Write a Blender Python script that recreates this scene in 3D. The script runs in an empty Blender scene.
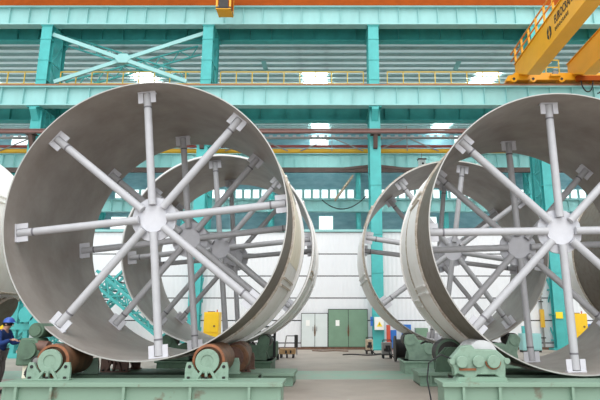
import bpy, math, random
from mathutils import Vector, Matrix
random.seed(7)
PI = math.pi
SC = bpy.context.scene
COL = SC.collection

# ---------------------------------------------------------------- camera
H, F, TH, CX = 1.6, 547.73, 0.216, 331.94
cd = bpy.data.cameras.new('camera')
cam = bpy.data.objects.new('camera', cd)
COL.objects.link(cam)
cam.location = (0, 0, H)
cam.rotation_euler = (PI / 2 + TH, 0, 0)
cd.sensor_width = 36
cd.lens = F / 600 * 36
cd.shift_x = (300 - CX) / 600
cd.clip_end = 400
SC.camera = cam
CT, ST = math.cos(TH), math.sin(TH)

def P(px, py, Y):
    """photo pixel at real distance Y -> point in the hall"""
    u = (px - CX) / F
    v = (200 - py) / F
    t = Y / (CT - v * ST)
    return Vector((u * t, Y, H + t * (ST + v * CT)))

# ---------------------------------------------------------------- materials
MATS = {}
def mat(name, col, rough=.5, metal=0., var=.0, scale=4., col2=None, bump=0., stretch=(1, 1, 1), thr=(.35, .7), spec=.5, detail=5):
    m = bpy.data.materials.new(name)
    m.use_nodes = True
    nt = m.node_tree
    b = nt.nodes['Principled BSDF']
    b.inputs['Roughness'].default_value = rough
    b.inputs['Metallic'].default_value = metal
    b.inputs['Specular IOR Level'].default_value = spec
    c1 = tuple(col) + (1,)
    c2 = tuple(col2) + (1,) if col2 else tuple(max(0, c * (1 - var)) for c in col) + (1,)
    if var or col2:
        tc = nt.nodes.new('ShaderNodeTexCoord')
        mp = nt.nodes.new('ShaderNodeMapping')
        mp.inputs['Scale'].default_value = stretch
        nz = nt.nodes.new('ShaderNodeTexNoise')
        nz.inputs['Scale'].default_value = scale
        nz.inputs['Detail'].default_value = detail
        nz.inputs['Roughness'].default_value = .6
        cr = nt.nodes.new('ShaderNodeValToRGB')
        cr.color_ramp.elements[0].position = thr[0]
        cr.color_ramp.elements[1].position = thr[1]
        cr.color_ramp.elements[0].color = c1
        cr.color_ramp.elements[1].color = c2
        L = nt.links.new
        L(tc.outputs['Object'], mp.inputs['Vector'])
        L(mp.outputs['Vector'], nz.inputs['Vector'])
        L(nz.outputs['Fac'], cr.inputs['Fac'])
        L(cr.outputs['Color'], b.inputs['Base Color'])
        if bump:
            bp = nt.nodes.new('ShaderNodeBump')
            bp.inputs['Strength'].default_value = bump
            bp.inputs['Distance'].default_value = .02
            L(nz.outputs['Fac'], bp.inputs['Height'])
            L(bp.outputs['Normal'], b.inputs['Normal'])
    else:
        b.inputs['Base Color'].default_value = c1
    MATS[name] = m
    return m

def emit(name, col, s):
    m = bpy.data.materials.new(name)
    m.use_nodes = True
    nt = m.node_tree
    b = nt.nodes['Principled BSDF']
    b.inputs['Base Color'].default_value = tuple(col) + (1,)
    b.inputs['Emission Color'].default_value = tuple(col) + (1,)
    b.inputs['Emission Strength'].default_value = s
    MATS[name] = m

def lin(r, g, b):
    f = lambda c: (c / 255 / 12.92) if c <= 10 else ((c / 255 + .055) / 1.055) ** 2.4
    return (f(r), f(g), f(b))

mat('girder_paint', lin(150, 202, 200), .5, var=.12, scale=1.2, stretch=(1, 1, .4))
mat('column_paint', lin(74, 184, 182), .45, var=.22, scale=1.3)  # also serves as the shade tone of the two rear girders
mat('truss_paint', lin(74, 178, 175), .45, var=.2, scale=2)
mat('shell_steel', lin(166, 158, 152), .5, .1, scale=1.1, col2=lin(138, 128, 120), bump=.05, thr=(.3, .75))
mat('raw_band', lin(112, 104, 95), .55, .2, scale=5, col2=lin(98, 84, 68), thr=(.45, .75))
mat('hoop_cream', lin(240, 232, 212), .6, scale=2, col2=lin(222, 210, 186), thr=(.5, .85))
mat('hoop_grey', lin(243, 242, 241), .55, scale=2, col2=lin(226, 222, 217), thr=(.5, .85))
mat('hoop_edge', lin(176, 162, 145), .7, scale=9, col2=lin(208, 200, 190), thr=(.4, .6))
mat('rim_bare', lin(180, 178, 174), .35, .3, var=.1, scale=8)
mat('white_paint', lin(190, 190, 194), .45, var=.1, scale=5)
mat('plate_white', lin(210, 210, 216), .45, var=.08, scale=6)
mat('plate_mark', lin(120, 118, 124), .5)
mat('machine_green', lin(136, 162, 144), .5, scale=7, col2=lin(112, 134, 118), thr=(.5, .8))
mat('machine_green_worn', lin(132, 160, 141), .55, scale=2.2, col2=lin(112, 92, 76), thr=(.6, .72), detail=9)
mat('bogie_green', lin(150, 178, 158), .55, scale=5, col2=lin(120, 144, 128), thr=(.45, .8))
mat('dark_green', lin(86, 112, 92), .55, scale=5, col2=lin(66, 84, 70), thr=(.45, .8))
mat('rust_roller', lin(128, 92, 68), .5, .3, scale=6, col2=lin(88, 66, 52), thr=(.4, .7))
mat('rust_edge', lin(150, 92, 58), .7, scale=9, col2=lin(110, 72, 48))
mat('roller_white', lin(206, 206, 208), .4, .2, var=.12, scale=5)
mat('dark_metal', lin(58, 56, 54), .55, .3, var=.3, scale=6)
mat('black', lin(28, 28, 30), .6)
mat('grey_metal', lin(142, 140, 138), .45, .4, var=.15, scale=6)
mat('brown_motor', lin(120, 88, 76), .55, scale=7, col2=lin(90, 66, 58))
mat('crane_yellow', lin(240, 170, 30), .38, var=.1, scale=1.0)
mat('rail_orange', lin(214, 136, 50), .5, var=.1)
mat('crane_orange', lin(160, 74, 8), .7, var=.2, scale=2, spec=.15)
mat('rail_yellow', lin(214, 180, 70), .5, var=.1, scale=4)
mat('rail_brown', lin(150, 104, 74), .6, var=.25, scale=3)
mat('pipe_brown', lin(118, 84, 78), .5, var=.2, scale=2)
mat('pipe_red', lin(150, 70, 62), .5, var=.15, scale=2)
mat('pipe_yellow', lin(228, 178, 50), .45, var=.1, scale=2)
mat('beam_brown', lin(92, 72, 66), .6, var=.2, scale=2)
mat('cabinet_yellow', lin(246, 200, 20), .4, var=.06, scale=3)
mat('locker_green', lin(118, 150, 126), .5, var=.12, scale=2.5)
mat('door_white', lin(214, 222, 220), .5, var=.06, scale=2.5)
mat('rust_stain', lin(120, 88, 56), .8)
mat('navy_cloth', lin(36, 66, 128), .9, var=.25, scale=9)
mat('grey_cloth', lin(118, 112, 112), .9, var=.2, scale=8)
mat('skin', lin(206, 160, 140), .6)
mat('hair', lin(24, 22, 22), .7)
mat('helmet_blue', lin(74, 112, 206), .35)
mat('blue_paint', lin(44, 112, 196), .5, var=.1)
mat('red_paint', lin(206, 84, 62), .5, var=.15)
mat('beige_paint', lin(188, 170, 146), .55, scale=6, col2=lin(150, 126, 98), thr=(.45, .7))
mat('wood', lin(186, 152, 108), .7, scale=4, col2=lin(150, 116, 78), stretch=(1, 6, 6))
mat('sign_yellow', lin(248, 222, 40), .5)
mat('sign_white', lin(240, 240, 236), .5)
mat('dark_ink', lin(40, 34, 30), .6)
mat('kerb_brown', lin(120, 92, 74), .8, scale=3, col2=lin(90, 66, 54))
mat('roof_sheet', lin(222, 228, 226), .6, var=.12, scale=1)
mat('purlin_paint', lin(160, 186, 186), .6, var=.15, scale=2)
mat('far_wall', lin(136, 176, 186), .7, scale=.7, col2=lin(108, 150, 162), stretch=(1, 1, 3))
_m = MATS['roof_sheet']; _nt = _m.node_tree
_tr = _nt.nodes.new('ShaderNodeBsdfTranslucent'); _tr.inputs['Color'].default_value = (.8, .9, .9, 1)
_mx = _nt.nodes.new('ShaderNodeMixShader'); _mx.inputs[0].default_value = .5  # translucency added so sky light brightens roof and far bay
_nt.links.new(_nt.nodes['Principled BSDF'].outputs[0], _mx.inputs[1]); _nt.links.new(_tr.outputs[0], _mx.inputs[2])
_nt.links.new(_mx.outputs[0], _nt.nodes['Material Output'].inputs['Surface'])
emit('daylight_glass', (.93, .98, 1), .9)
emit('daylight_panel', (.95, 1, .99), 9)

def floor_mat():
    m = mat('concrete', lin(172, 160, 149), .55, scale=.5, col2=lin(146, 134, 124), thr=(.35, .7), detail=9)
    return m
floor_mat()
mat('floor_green', lin(134, 168, 150), .55, scale=1.6, col2=lin(158, 158, 144), thr=(.42, .72), detail=8)

def panel_mat():
    m = bpy.data.materials.new('wall_panel')
    m.use_nodes = True
    nt = m.node_tree
    b = nt.nodes['Principled BSDF']
    b.inputs['Roughness'].default_value = .5
    tc = nt.nodes.new('ShaderNodeTexCoord')
    sp = nt.nodes.new('ShaderNodeSeparateXYZ')
    w = nt.nodes.new('ShaderNodeMath'); w.operation = 'MULTIPLY'; w.inputs[1].default_value = 2 * PI / .25
    s = nt.nodes.new('ShaderNodeMath'); s.operation = 'SINE'
    bp = nt.nodes.new('ShaderNodeBump'); bp.inputs['Strength'].default_value = .5; bp.inputs['Distance'].default_value = .012
    nz = nt.nodes.new('ShaderNodeTexNoise'); nz.inputs['Scale'].default_value = .8
    cr = nt.nodes.new('ShaderNodeValToRGB')
    cr.color_ramp.elements[0].color = lin(234, 235, 237) + (1,)
    cr.color_ramp.elements[1].color = lin(222, 224, 227) + (1,)
    L = nt.links.new
    L(tc.outputs['Object'], sp.inputs[0]); L(sp.outputs['X'], w.inputs[0]); L(w.outputs[0], s.inputs[0])
    L(s.outputs[0], bp.inputs['Height']); L(bp.outputs['Normal'], b.inputs['Normal'])
    L(tc.outputs['Object'], nz.inputs['Vector']); L(nz.outputs['Fac'], cr.inputs['Fac']); L(cr.outputs['Color'], b.inputs['Base Color'])
    MATS['wall_panel'] = m
panel_mat()

# ---------------------------------------------------------------- mesh builder
class MB:
    def __init__(s):
        s.v = []; s.f = []; s.mi = []; s.mats = []
    def _m(s, m):
        if m not in s.mats: s.mats.append(m)
        return s.mats.index(m)
    def add(s, vs, fs, m):
        o = len(s.v); k = s._m(m)
        s.v += [Vector(v) for v in vs]
        for f in fs:
            s.f.append([i + o for i in f]); s.mi.append(k)
        return s
    def box(s, a, b, m):
        x0, y0, z0 = a; x1, y1, z1 = b
        x0, x1 = min(x0, x1), max(x0, x1); y0, y1 = min(y0, y1), max(y0, y1); z0, z1 = min(z0, z1), max(z0, z1)
        vs = [(x0, y0, z0), (x1, y0, z0), (x1, y1, z0), (x0, y1, z0), (x0, y0, z1), (x1, y0, z1), (x1, y1, z1), (x0, y1, z1)]
        return s.add(vs, [(3, 2, 1, 0), (4, 5, 6, 7), (0, 1, 5, 4), (1, 2, 6, 5), (2, 3, 7, 6), (3, 0, 4, 7)], m)
    def bar(s, p, q, w, d, m, up=(0, 1, 0)):
        """rectangular bar from p to q; d measured along 'up', w across"""
        p = Vector(p); q = Vector(q); t = (q - p).normalized()
        u = Vector(up); u = (u - t * u.dot(t)).normalized(); a = t.cross(u)
        vs = []
        for c in (p, q):
            for i, j in ((-1, -1), (1, -1), (1, 1), (-1, 1)):
                vs.append(c + a * (w / 2 * i) + u * (d / 2 * j))
        return s.add(vs, [(3, 2, 1, 0), (4, 5, 6, 7), (0, 1, 5, 4), (1, 2, 6, 5), (2, 3, 7, 6), (3, 0, 4, 7)], m)
    def cyl(s, p, q, r, m, r2=None, n=20, capm=None):
        p = Vector(p); q = Vector(q); r2 = r if r2 is None else r2
        t = (q - p).normalized()
        u = t.orthogonal().normalized(); w = t.cross(u)
        vs = []
        for c, rr in ((p, r), (q, r2)):
            for i in range(n):
                a = 2 * PI * i / n
                vs.append(c + (u * math.cos(a) + w * math.sin(a)) * rr)
        s.add(vs, [(i, (i + 1) % n, n + (i + 1) % n, n + i) for i in range(n)], m)
        s.add(vs[:n], [tuple(reversed(range(n)))], capm or m)
        s.add(vs[n:], [tuple(range(n))], capm or m)
        return s
    def path(s, pts, r, m, n=8):
        for a, b in zip(pts, pts[1:]): s.cyl(a, b, r, m, n=n)
        return s
    def lathe(s, prof, c, n=128, a0=0., a1=2 * PI, mats=None, m=None, closed=True):
        """profile of (r, y) about the Y axis through c"""
        full = abs(a1 - a0 - 2 * PI) < 1e-6
        k = len(prof); cnt = n if full else n + 1
        vs = []
        for i in range(cnt):
            a = a0 + (a1 - a0) * i / n
            for r, y in prof:
                vs.append((c[0] + r * math.cos(a), c[1] + y, c[2] + r * math.sin(a)))
        segs = k if closed else k - 1
        for j in range(segs):
            mm = mats[j] if mats else m
            j2 = (j + 1) % k
            fs = []
            for i in range(n):
                i2 = (i + 1) % cnt
                fs.append((i * k + j, i * k + j2, i2 * k + j2, i2 * k + j))
            o = len(s.v) if j == 0 else o
            if j == 0: s.v += [Vector(v) for v in vs]
            ki = s._m(mm)
            for f in fs:
                s.f.append([q + o for q in f]); s.mi.append(ki)
        if not full and closed:
            ki = s._m(mats[0] if mats else m)
            s.f.append([o + q for q in range(k)]); s.mi.append(ki)
            s.f.append([o + n * k + q for q in reversed(range(k))]); s.mi.append(ki)
        return s
    def prism(s, poly, y0, y1, m):
        """polygon of (x, z) pushed from y0 to y1"""
        n = len(poly)
        vs = [(x, y0, z) for x, z in poly] + [(x, y1, z) for x, z in poly]
        fs = [tuple(range(n)), tuple(reversed(range(n, 2 * n)))] + [(i, n + i, n + (i + 1) % n, (i + 1) % n) for i in range(n)]
        return s.add(vs, fs, m)
    def prismx(s, poly, x0, x1, m):
        n = len(poly)
        vs = [(x0, y, z) for y, z in poly] + [(x1, y, z) for y, z in poly]
        fs = [tuple(range(n)), tuple(reversed(range(n, 2 * n)))] + [(i, n + i, n + (i + 1) % n, (i + 1) % n) for i in range(n)]
        return s.add(vs, fs, m)
    def sphere(s, c, r, m, n=16, sz=1., z0=-1.):
        vs = []; rings = n // 2
        for j in range(rings + 1):
            ph = max(-PI / 2 + PI * j / rings, math.asin(max(-1, z0)))
            for i in range(n):
                a = 2 * PI * i / n
                vs.append((c[0] + r * math.cos(ph) * math.cos(a), c[1] + r * math.cos(ph) * math.sin(a), c[2] + r * sz * math.sin(ph)))
        fs = [(j * n + i, j * n + (i + 1) % n, (j + 1) * n + (i + 1) % n, (j + 1) * n + i) for j in range(rings) for i in range(n)]
        return s.add(vs, fs, m)
    def build(s, name, parent=None, bevel=0., smooth=True, loc=None):
        me = bpy.data.meshes.new(name)
        me.from_pydata([tuple(v) for v in s.v], [], s.f)
        for m in s.mats: me.materials.append(MATS[m])
        me.polygons.foreach_set('material_index', s.mi)
        import bmesh
        bm = bmesh.new(); bm.from_mesh(me)
        bmesh.ops.remove_doubles(bm, verts=bm.verts, dist=1e-5)
        bmesh.ops.recalc_face_normals(bm, faces=bm.faces)
        bm.to_mesh(me); bm.free()
        if smooth:
            me.polygons.foreach_set('use_smooth', [True] * len(me.polygons))
            me.set_sharp_from_angle(angle=math.radians(35))
        o = bpy.data.objects.new(name, me)
        COL.objects.link(o)
        if loc is not None: o.location = loc
        if parent is not None: o.parent = parent
        if bevel:
            b = o.modifiers.new('bevel', 'BEVEL'); b.width = bevel; b.segments = 2; b.limit_method = 'ANGLE'
        return o

def tag(o, label, cat, group=None):
    o['label'] = label; o['category'] = cat
    if group: o['group'] = group
    return o
def thing(name, loc, label, cat, group=None, rz=0.):
    o = bpy.data.objects.new(name, None)
    o.empty_display_size = .3
    COL.objects.link(o)
    o.location = loc; o.rotation_euler = (0, 0, rz)
    return tag(o, label, cat, group)
def struct(o):
    o['kind'] = 'structure'; return o
def copy_child(o, parent):
    c = o.copy(); COL.objects.link(c); c.parent = parent
    for ch in o.children: copy_child(ch, c)
    return c

# ================================================================ SETTING
YW = 31.9                        # white partition wall
struct(MB().box((-60, -14, -.2), (60, 95, 0), 'concrete').build('floor', smooth=False))
struct(MB().box((-45, 15.9, .0), (45, 18.4, .004), 'floor_green').build('trim_1', smooth=False))
# partition wall: panel courses with dark joints
ztop = P(310, 232, YW).z
wl = MB()
zs = [0.02] + [P(320, y, YW).z for y in (343, 320.5, 298, 276, 254)] + [ztop]
struct(MB().box((-45, YW + .05, 0), (45, YW + .16, ztop), 'dark_metal').build('wall_back', smooth=False))
for a, b in zip(zs, zs[1:]):
    wl.box((-45, YW, a + .03), (45, YW + .06, b - .03), 'wall_panel')
w2 = struct(wl.build('wall_panelling', bpy.data.objects['wall_back'], smooth=False))
struct(MB().box((-45, YW - .12, ztop), (45, YW + .2, ztop + .14), 'girder_paint').build('trim_2', smooth=False))
struct(MB().box((-45, YW - .3, 0), (45, YW - .001, .12), 'kerb_brown').build('baseboard_back', smooth=False))

# doors in the partition wall
def double_door(name, px0, px1, pyt, m, notice, stains):
    a = P(px0, 349, YW); b = P(px1, pyt, YW)
    d = MB().box((a.x, YW - .16, .12), (b.x, YW - .002, b.z), 'dark_metal')
    o = struct(d.build(name, smooth=False))
    mid = (a.x + b.x) / 2 + .02
    for x0, x1, s in ((a.x + .03, mid - .015, 1), (mid + .015, b.x - .03, -1)):
        lf = MB().box((x0, YW - .2, .15), (x1, YW - .165, b.z - .04), m)
        if stains:
            xs = x1 if s == 1 else x0
            lf.prism([(xs, .7), (xs, 1.4), (xs - s * .02, 1.2), (xs - s * .04, .95), (xs - s * .02, .75)], YW - .203, YW - .19, 'rust_stain')
        l = lf.build('door_leaf', o, smooth=False)
        xh = x1 - .09 if s == 1 else x0 + .09
        MB().box((xh - .015, YW - .25, 1.0), (xh + .015, YW - .2, 1.25), 'grey_metal').build('handle', l)
    if notice:
        c = P(notice[0], notice[1], YW)
        MB().box((c.x - .11, YW - .206, c.z - .16), (c.x + .11, YW - .2, c.z + .16), 'sign_white').build('notice', o, smooth=False)
    return o
double_door('door_1', 328, 367.5, 309, 'locker_green', (337.5, 323), True)
double_door('door_2', 301, 328, 313, 'door_white', (308, 323), True)

# far bay: wall, roof, daylight panels
YF = 64.
struct(MB().box((-60, YF, 0), (60, YF + .3, 26), 'far_wall').build('wall_far', smooth=False))
RZ0, RS, RY0, RY1 = 20.2, .135, 33.6, YF
rz = lambda y: RZ0 + RS * (y - RY0)
skx = [-1.4 + 14.2 * k for k in range(-3, 4)]
rf = MB()
edges = [-60]
for x in skx: edges += [x - .98, x + .98]
edges.append(60)
for i in range(0, len(edges), 2):
    rf.prismx([(RY0, rz(RY0)), (RY1, rz(RY1)), (RY1, rz(RY1) + .12), (RY0, rz(RY0) + .12)], edges[i], edges[i + 1], 'roof_sheet')
for i in range(1, len(edges) - 1, 2):
    rf.prismx([(RY0, rz(RY0)), (41.3, rz(41.3)), (41.3, rz(41.3) + .12), (RY0, rz(RY0) + .12)], edges[i], edges[i + 1], 'roof_sheet')
ceil = struct(rf.build('ceiling', smooth=False))
y = RY0 + .6
pp = None
while y < RY1 - .4:
    if pp is None:
        pp = MB().box((-60, -.08, -.2), (60, .08, -.005), 'purlin_paint').build('purlin', ceil, smooth=False, loc=(0, y, rz(y)))
        pp['kind'] = 'structure'
    else:
        q = pp.copy(); COL.objects.link(q); q.parent = ceil; q.location = (0, y, rz(y))
    y += 1.25
for k, x in enumerate(skx):
    o = struct(MB().prismx([(41.3, rz(41.3) + .02), (RY1, rz(RY1) + .02), (RY1, rz(RY1) + .1), (41.3, rz(41.3) + .1)], x - .98, x + .98, 'daylight_panel').build('window_%d' % (k + 1), smooth=False))
nw = len(skx)
# row of small windows in the far wall and bigger panes low and high
za, zb = P(330, 198.2, YF).z, P(330, 189.8, YF).z
x = -40.; wproto = None
while x < 34:
    if abs((x + 7.1 + 60) % 10.0 - 0) > .5:
        nw += 1
        if wproto is None:
            f = MB()
            for a, b in (((-.5, -.06, za - .1), (.5, 0, za)), ((-.5, -.06, zb), (.5, 0, zb + .1)), ((-.5, -.06, za), (-.36, 0, zb)), ((.36, -.06, za), (.5, 0, zb))):
                f.box(a, b, 'girder_paint')
            wproto = f.build('window_%d' % nw, smooth=False, loc=(x, YF, 0))
            MB().box((-.36, -.03, za), (.36, 0, zb), 'daylight_glass').build('pane', wproto, smooth=False)
            struct(wproto)
        else:
            c = copy_child(wproto, None); c.name = 'window_%d' % nw; c.location = (x, YF, 0)
    x += 1.03
for px, pyb, pyt, ww in ((326, 231.5, 216.5, 1.6), (319, 147.5, 136, 2.2), (170, 147.5, 136, 2.2), (20, 147, 136, 2.2), (464, 147.5, 136, 2.2), (118, 229, 217, 1.8), (430, 229, 217, 1.6)):
    nw += 1
    a = P(px, pyb, YF - .05); b = P(px, pyt, YF - .05)
    o = struct(MB().box((a.x - ww / 2 - .1, YF - .05, a.z - .1), (a.x + ww / 2 + .1, YF, b.z + .1), 'girder_paint').build('window_%d' % nw, smooth=False))
    MB().box((a.x - ww / 2, YF - .07, a.z), (a.x + ww / 2, YF - .04, b.z), 'daylight_glass').build('pane', o, smooth=False)

# ================================================================ COLUMNS AND GIRDERS
YC = 31.0                         # front face of the near columns
YU, YL = YC + .2, YC - .3
Z2B, Z2T = P(300, 24.2, YU - .28).z, P(300, 5.5, YU - .28).z      # upper runway
Z1B, Z1T = P(300, 105, YL - .28).z, P(300, 85.5, YL - .28).z      # lower runway

def make_column(x, yc, label, group, near=True, sign=None):
    t = thing('steel_column', (x, yc, 0), label, 'column', group)
    w = .64 if near else .5
    dep = 1.9
    top = Z2B - .01
    f = MB()
    for z0, z1 in ((0, top),):
        f.box((-w / 2, 0, z0), (w / 2, .05, z1), 'column_paint')
        f.box((-w / 2, .4, z0), (w / 2, .45, z1), 'column_paint')
        f.box((-.03, .05, z0), (.03, .4, z1), 'column_paint')
    for z in (1.9, 4.2, 6.4, 9.3, 11.7, 15.9, 17.2, 18.6):
        f.box((-w / 2 - .02, -.03, z), (w / 2 + .02, .0, z + .07), 'column_paint')
        f.box((-w / 2, .05, z), (w / 2, .4, z + .03), 'column_paint')
    f.build('front_leg', t, smooth=False)
    r = MB()
    r.box((-w / 2, dep - .45, 0), (w / 2, dep - .4, top), 'column_paint')
    r.box((-w / 2, dep - .05, 0), (w / 2, dep, top), 'column_paint')
    r.box((-.03, dep - .4, 0), (.03, dep - .05, top), 'column_paint')
    r.build('rear_leg', t, smooth=False)
    l = MB()
    z = .5; k = 0
    while z + 1.4 < top:
        for sx in (-w / 2 + .06, w / 2 - .06):
            a, b = (.42, dep - .42) if k % 2 == 0 else (dep - .42, .42)
            l.bar((sx, a, z), (sx, b, z + 1.4), .1, .06, 'column_paint', up=(1, 0, 0))
            l.bar((sx, .42, z), (sx, dep - .42, z), .09, .06, 'column_paint', up=(1, 0, 0))
        z += 1.4; k += 1
    l.build('lacing', t, smooth=False)
    MB().box((-w / 2 - .25, -.2, 0), (w / 2 + .25, dep + .2, .1), 'column_paint').build('base_plate', t, smooth=False)
    # corbels under both runways
    for zb in (Z2B, Z1B):
        c = MB()
        if near:
            c.box((-w / 2 - .06, -.5 if zb == Z1B else -.05, zb - .07), (w / 2 + .06, dep + .5, zb - .005), 'column_paint')
            if zb == Z1B: c.prismx([(-.5, zb - .07), (-.5, zb - .2), (0, zb - .8), (0, zb - .07)], -.2, .2, 'column_paint')
        c.prismx([(dep, zb - 1.0), (dep + .5, zb - .3), (dep + .5, zb - .07), (dep, zb - .07)], -.2, .2, 'column_paint')
        if near or True: c.build('corbel', t, smooth=False)
    return t

NX = [P(44, 54, YC).x, P(207, 54, YC).x, P(374.5, 100, YC).x, P(561, 320, YC).x]
labs = ['teal lattice column at the far left, behind the upper left rim of the large steel ring',
        'teal lattice column left of centre, right end of the X brace',
        'teal lattice column standing free in the middle between the two rows of rings',
        'teal lattice column at the right, seen through the right foreground ring, yellow sign on it']
cols = [make_column(x, YC, l, 'near row of teal columns') for x, l in zip(NX, labs)]
FX = [-37, -27, -17, -7.0, 3.05, 13.05, 23, 33]
nth = ['far-bay teal column behind the upper left edge of the picture, outermost on the left',
       'far-bay teal column second from the left in the distant row',
       'far-bay teal column third from the left in the distant row',
       'far-bay teal column fourth from the left, just right of the left foreground ring',
       'far-bay teal column fifth from the left, just left of the free near column',
       'far-bay teal column sixth from the left, behind the right foreground ring rim',
       'far-bay teal column seventh from the left in the distant row',
       'far-bay teal column outermost on the right in the distant row']
YFC = 61.4
for x, l in zip(FX, nth):
    make_column(x, YFC, l, 'distant row of teal columns', near=False)

def girder(y, zb, zt, label, step=1.24, m='girder_paint', group=None):
    t = thing('runway_girder', (0, y, zb), label, 'girder', group)
    h = zt - zb
    MB().box((-45, -.02, .06), (45, .02, h - .06), m).build('web', t, smooth=False)
    MB().box((-45, -.28, 0), (45, .28, .07), m).box((-45, -.28, h - .07), (45, .28, h), m).build('flanges', t, smooth=False)
    s = MB(); x = -44.6
    while x < 45:
        s.box((x - .012, -.2, .07), (x + .012, .2, h - .07), m); x += step
    s.build('stiffeners', t, smooth=False)['kind'] = 'stuff'
    return t
girder(YU, Z2B, Z2T, 'pale teal crane runway girder along the very top of the picture', step=1.22)
girder(YL, Z1B, Z1T, 'pale teal crane runway girder below the brown rail and yellow handrail', step=1.31)
girder(YC + 2.2, Z2B, Z2T, 'shaded teal runway girder just behind and under the topmost girder', step=1.4, m='column_paint')  # deeper column paint stands in for the shade on this girder
girder(YC + 2.2, Z1B, Z1T, 'shaded teal runway girder just behind and under the lower girder', step=1.6, m='column_paint')  # shade put into the colour here too, by the darker teal
zb, zt = P(330, 168, YFC - .3).z, P(330, 154, YFC - .3).z
girder(YFC - .3, zb, zt, 'distant teal girder right below the yellow pipe', step=1.3)
MB_b = MB().box((-45, -.2, 0), (45, .2, P(330, 168, YFC - .4).z - P(330, 172.5, YFC - .4).z), 'beam_brown')
tag(MB_b.build('rail_beam', smooth=False, loc=(0, YFC - .35, zb - (P(330, 168, YFC - .4).z - P(330, 172.5, YFC - .4).z))), 'dark brown beam running under the distant teal girder', 'beam')
zb, zt = P(330, 212, YFC - .3).z, P(330, 200, YFC - .3).z
girder(YFC - .3, zb, zt, 'distant teal girder below the row of small bright windows', step=1.3)

# brown crane rail on the lower girder, orange one on the upper
tag(MB().box((-45, -.3, 0), (45, .3, .1), 'rail_brown').box((-45, -.06, .1), (45, .06, .2), 'rail_brown').build('crane_rail', smooth=False, loc=(0, YL, Z1T)), 'rusty brown crane rail on top of the lower teal girder', 'rail')
tag(MB().box((-45, -.3, 0), (45, .3, .16), 'crane_orange').box((-45, -.06, .16), (45, .06, .75), 'crane_orange').build('crane_rail', smooth=False, loc=(0, YU, Z2T)), 'orange brown rail beam along the top edge of the picture', 'rail')

def railing(name, x0, x1, y, z0, h, step, label, m, mids=1, r=.03):
    t = thing(name, (x0, y, z0), label, 'railing')
    L = x1 - x0
    n = max(1, int(round(L / step)))
    first = MB().box((-r, -r, 0), (r, r, h), m).build('post', t, smooth=False)
    for i in range(1, n + 1):
        c = first.copy(); COL.objects.link(c); c.parent = t; c.location = (L * i / n, 0, 0)
    for k in range(mids + 1):
        zz = h - .03 - k * (h / (mids + 1))
        MB().bar((-.02, 0, zz), (L + .02, 0, zz), .06, .06, m).build('handrail', t, smooth=False)
    return t
zr = P(300, 72.3, YC + 1.0).z
for x0, x1, l in ((-23.5, NX[0] - .5, 'yellow handrail on the lower girder, left of the leftmost column'),
                  (NX[0] + .7, NX[1] - .5, 'yellow handrail on the lower girder under the teal X brace'),
                  (NX[1] + .7, NX[2] - .6, 'yellow handrail on the lower girder between the two middle columns'),
                  (NX[2] + .9, NX[3] - 2.2, 'yellow handrail on the lower girder right of the middle column, up to the crane')):
    railing('guard_railing', x0, x1, YC + .9, Z1T, zr - Z1T, 1.02, l, 'rail_yellow')
tag(MB().box((-24, 0, 0), (24, 1.5, .05), 'rail_brown').build('walkway', smooth=False, loc=(0, YC + .2, Z1T - .06)), 'narrow brown walkway plate behind the lower crane rail', 'walkway')
tag(MB().box((-44, 0, 0), (44, 1.5, .05), 'rail_brown').build('walkway', smooth=False, loc=(0, YC + .55, Z2T + .005)), 'added plate behind the orange rail at the top, cutting light from above', 'walkway')  # deck added to block top light on the rear girders
railing('guard_railing', P(2, 2, 30).x, P(190, 2, 30).x, YC - .8, Z2T + .02, 1.0, 1.1, 'yellow handrail in front of the orange rail, top left edge', 'rail_yellow')

# X braces between the two left columns
def xbrace(y, ya, yb, yc_, yd, label, r, lattice=False):
    t = thing('cross_brace', ((NX[0] + NX[1]) / 2, y, Z1T + .2), label, 'brace')
    o = Vector(t.location)
    xl_, xr_ = (66, 199) if lattice else (53.5, 205)
    a = P(xl_, ya, y) - o; b = P(187, yb, y) - o
    c = P(xr_, yc_, y) - o; d = P(xl_, yd, y) - o
    for p, q, dy in ((a, b, -.06), (c, d, .06)):
        p = Vector((p.x, dy, p.z)); q = Vector((q.x, dy, q.z))
        m = MB()
        if lattice:
            off = (q - p).normalized().cross(Vector((0, 1, 0))) * .32
            m.bar(p + off, q + off, .1, .08, 'truss_paint'); m.bar(p - off, q - off, .1, .08, 'truss_paint')
            n = 14
            for i in range(n):
                s0 = p.lerp(q, i / n) + off * (1 if i % 2 else -1); s1 = p.lerp(q, (i + 1) / n) + off * (-1 if i % 2 else 1)
                m.bar(s0, s1, .06, .05, 'truss_paint')
        else:
            m.bar(p, q, r, .1, 'girder_paint')
        m.build('diagonal', t, smooth=False)
    if not lattice:
        g = P(123.5, 59, y) - o
        MB().prism([(g.x - .5, g.z), (g.x - .25, g.z + .3), (g.x + .25, g.z + .3), (g.x + .5, g.z), (g.x + .25, g.z - .3), (g.x - .25, g.z - .3)], -.13, .13, 'girder_paint').build('gusset_plate', t, smooth=False)
    return t
xbrace(YC + .25, 35, 82, 32.5, 81.5, 'pale teal X brace with centre gusset between the two left columns', .24)
xbrace(YC + 1.7, 41, 79, 50, 86, 'shaded lattice X brace directly behind the pale X brace', .2, True)

struct(MB().box((-45, YC + 2.6, Z2T + .1), (45, YC + 2.75, Z2T + 4.5), 'far_wall').build('wall_upper', smooth=False))
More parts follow.
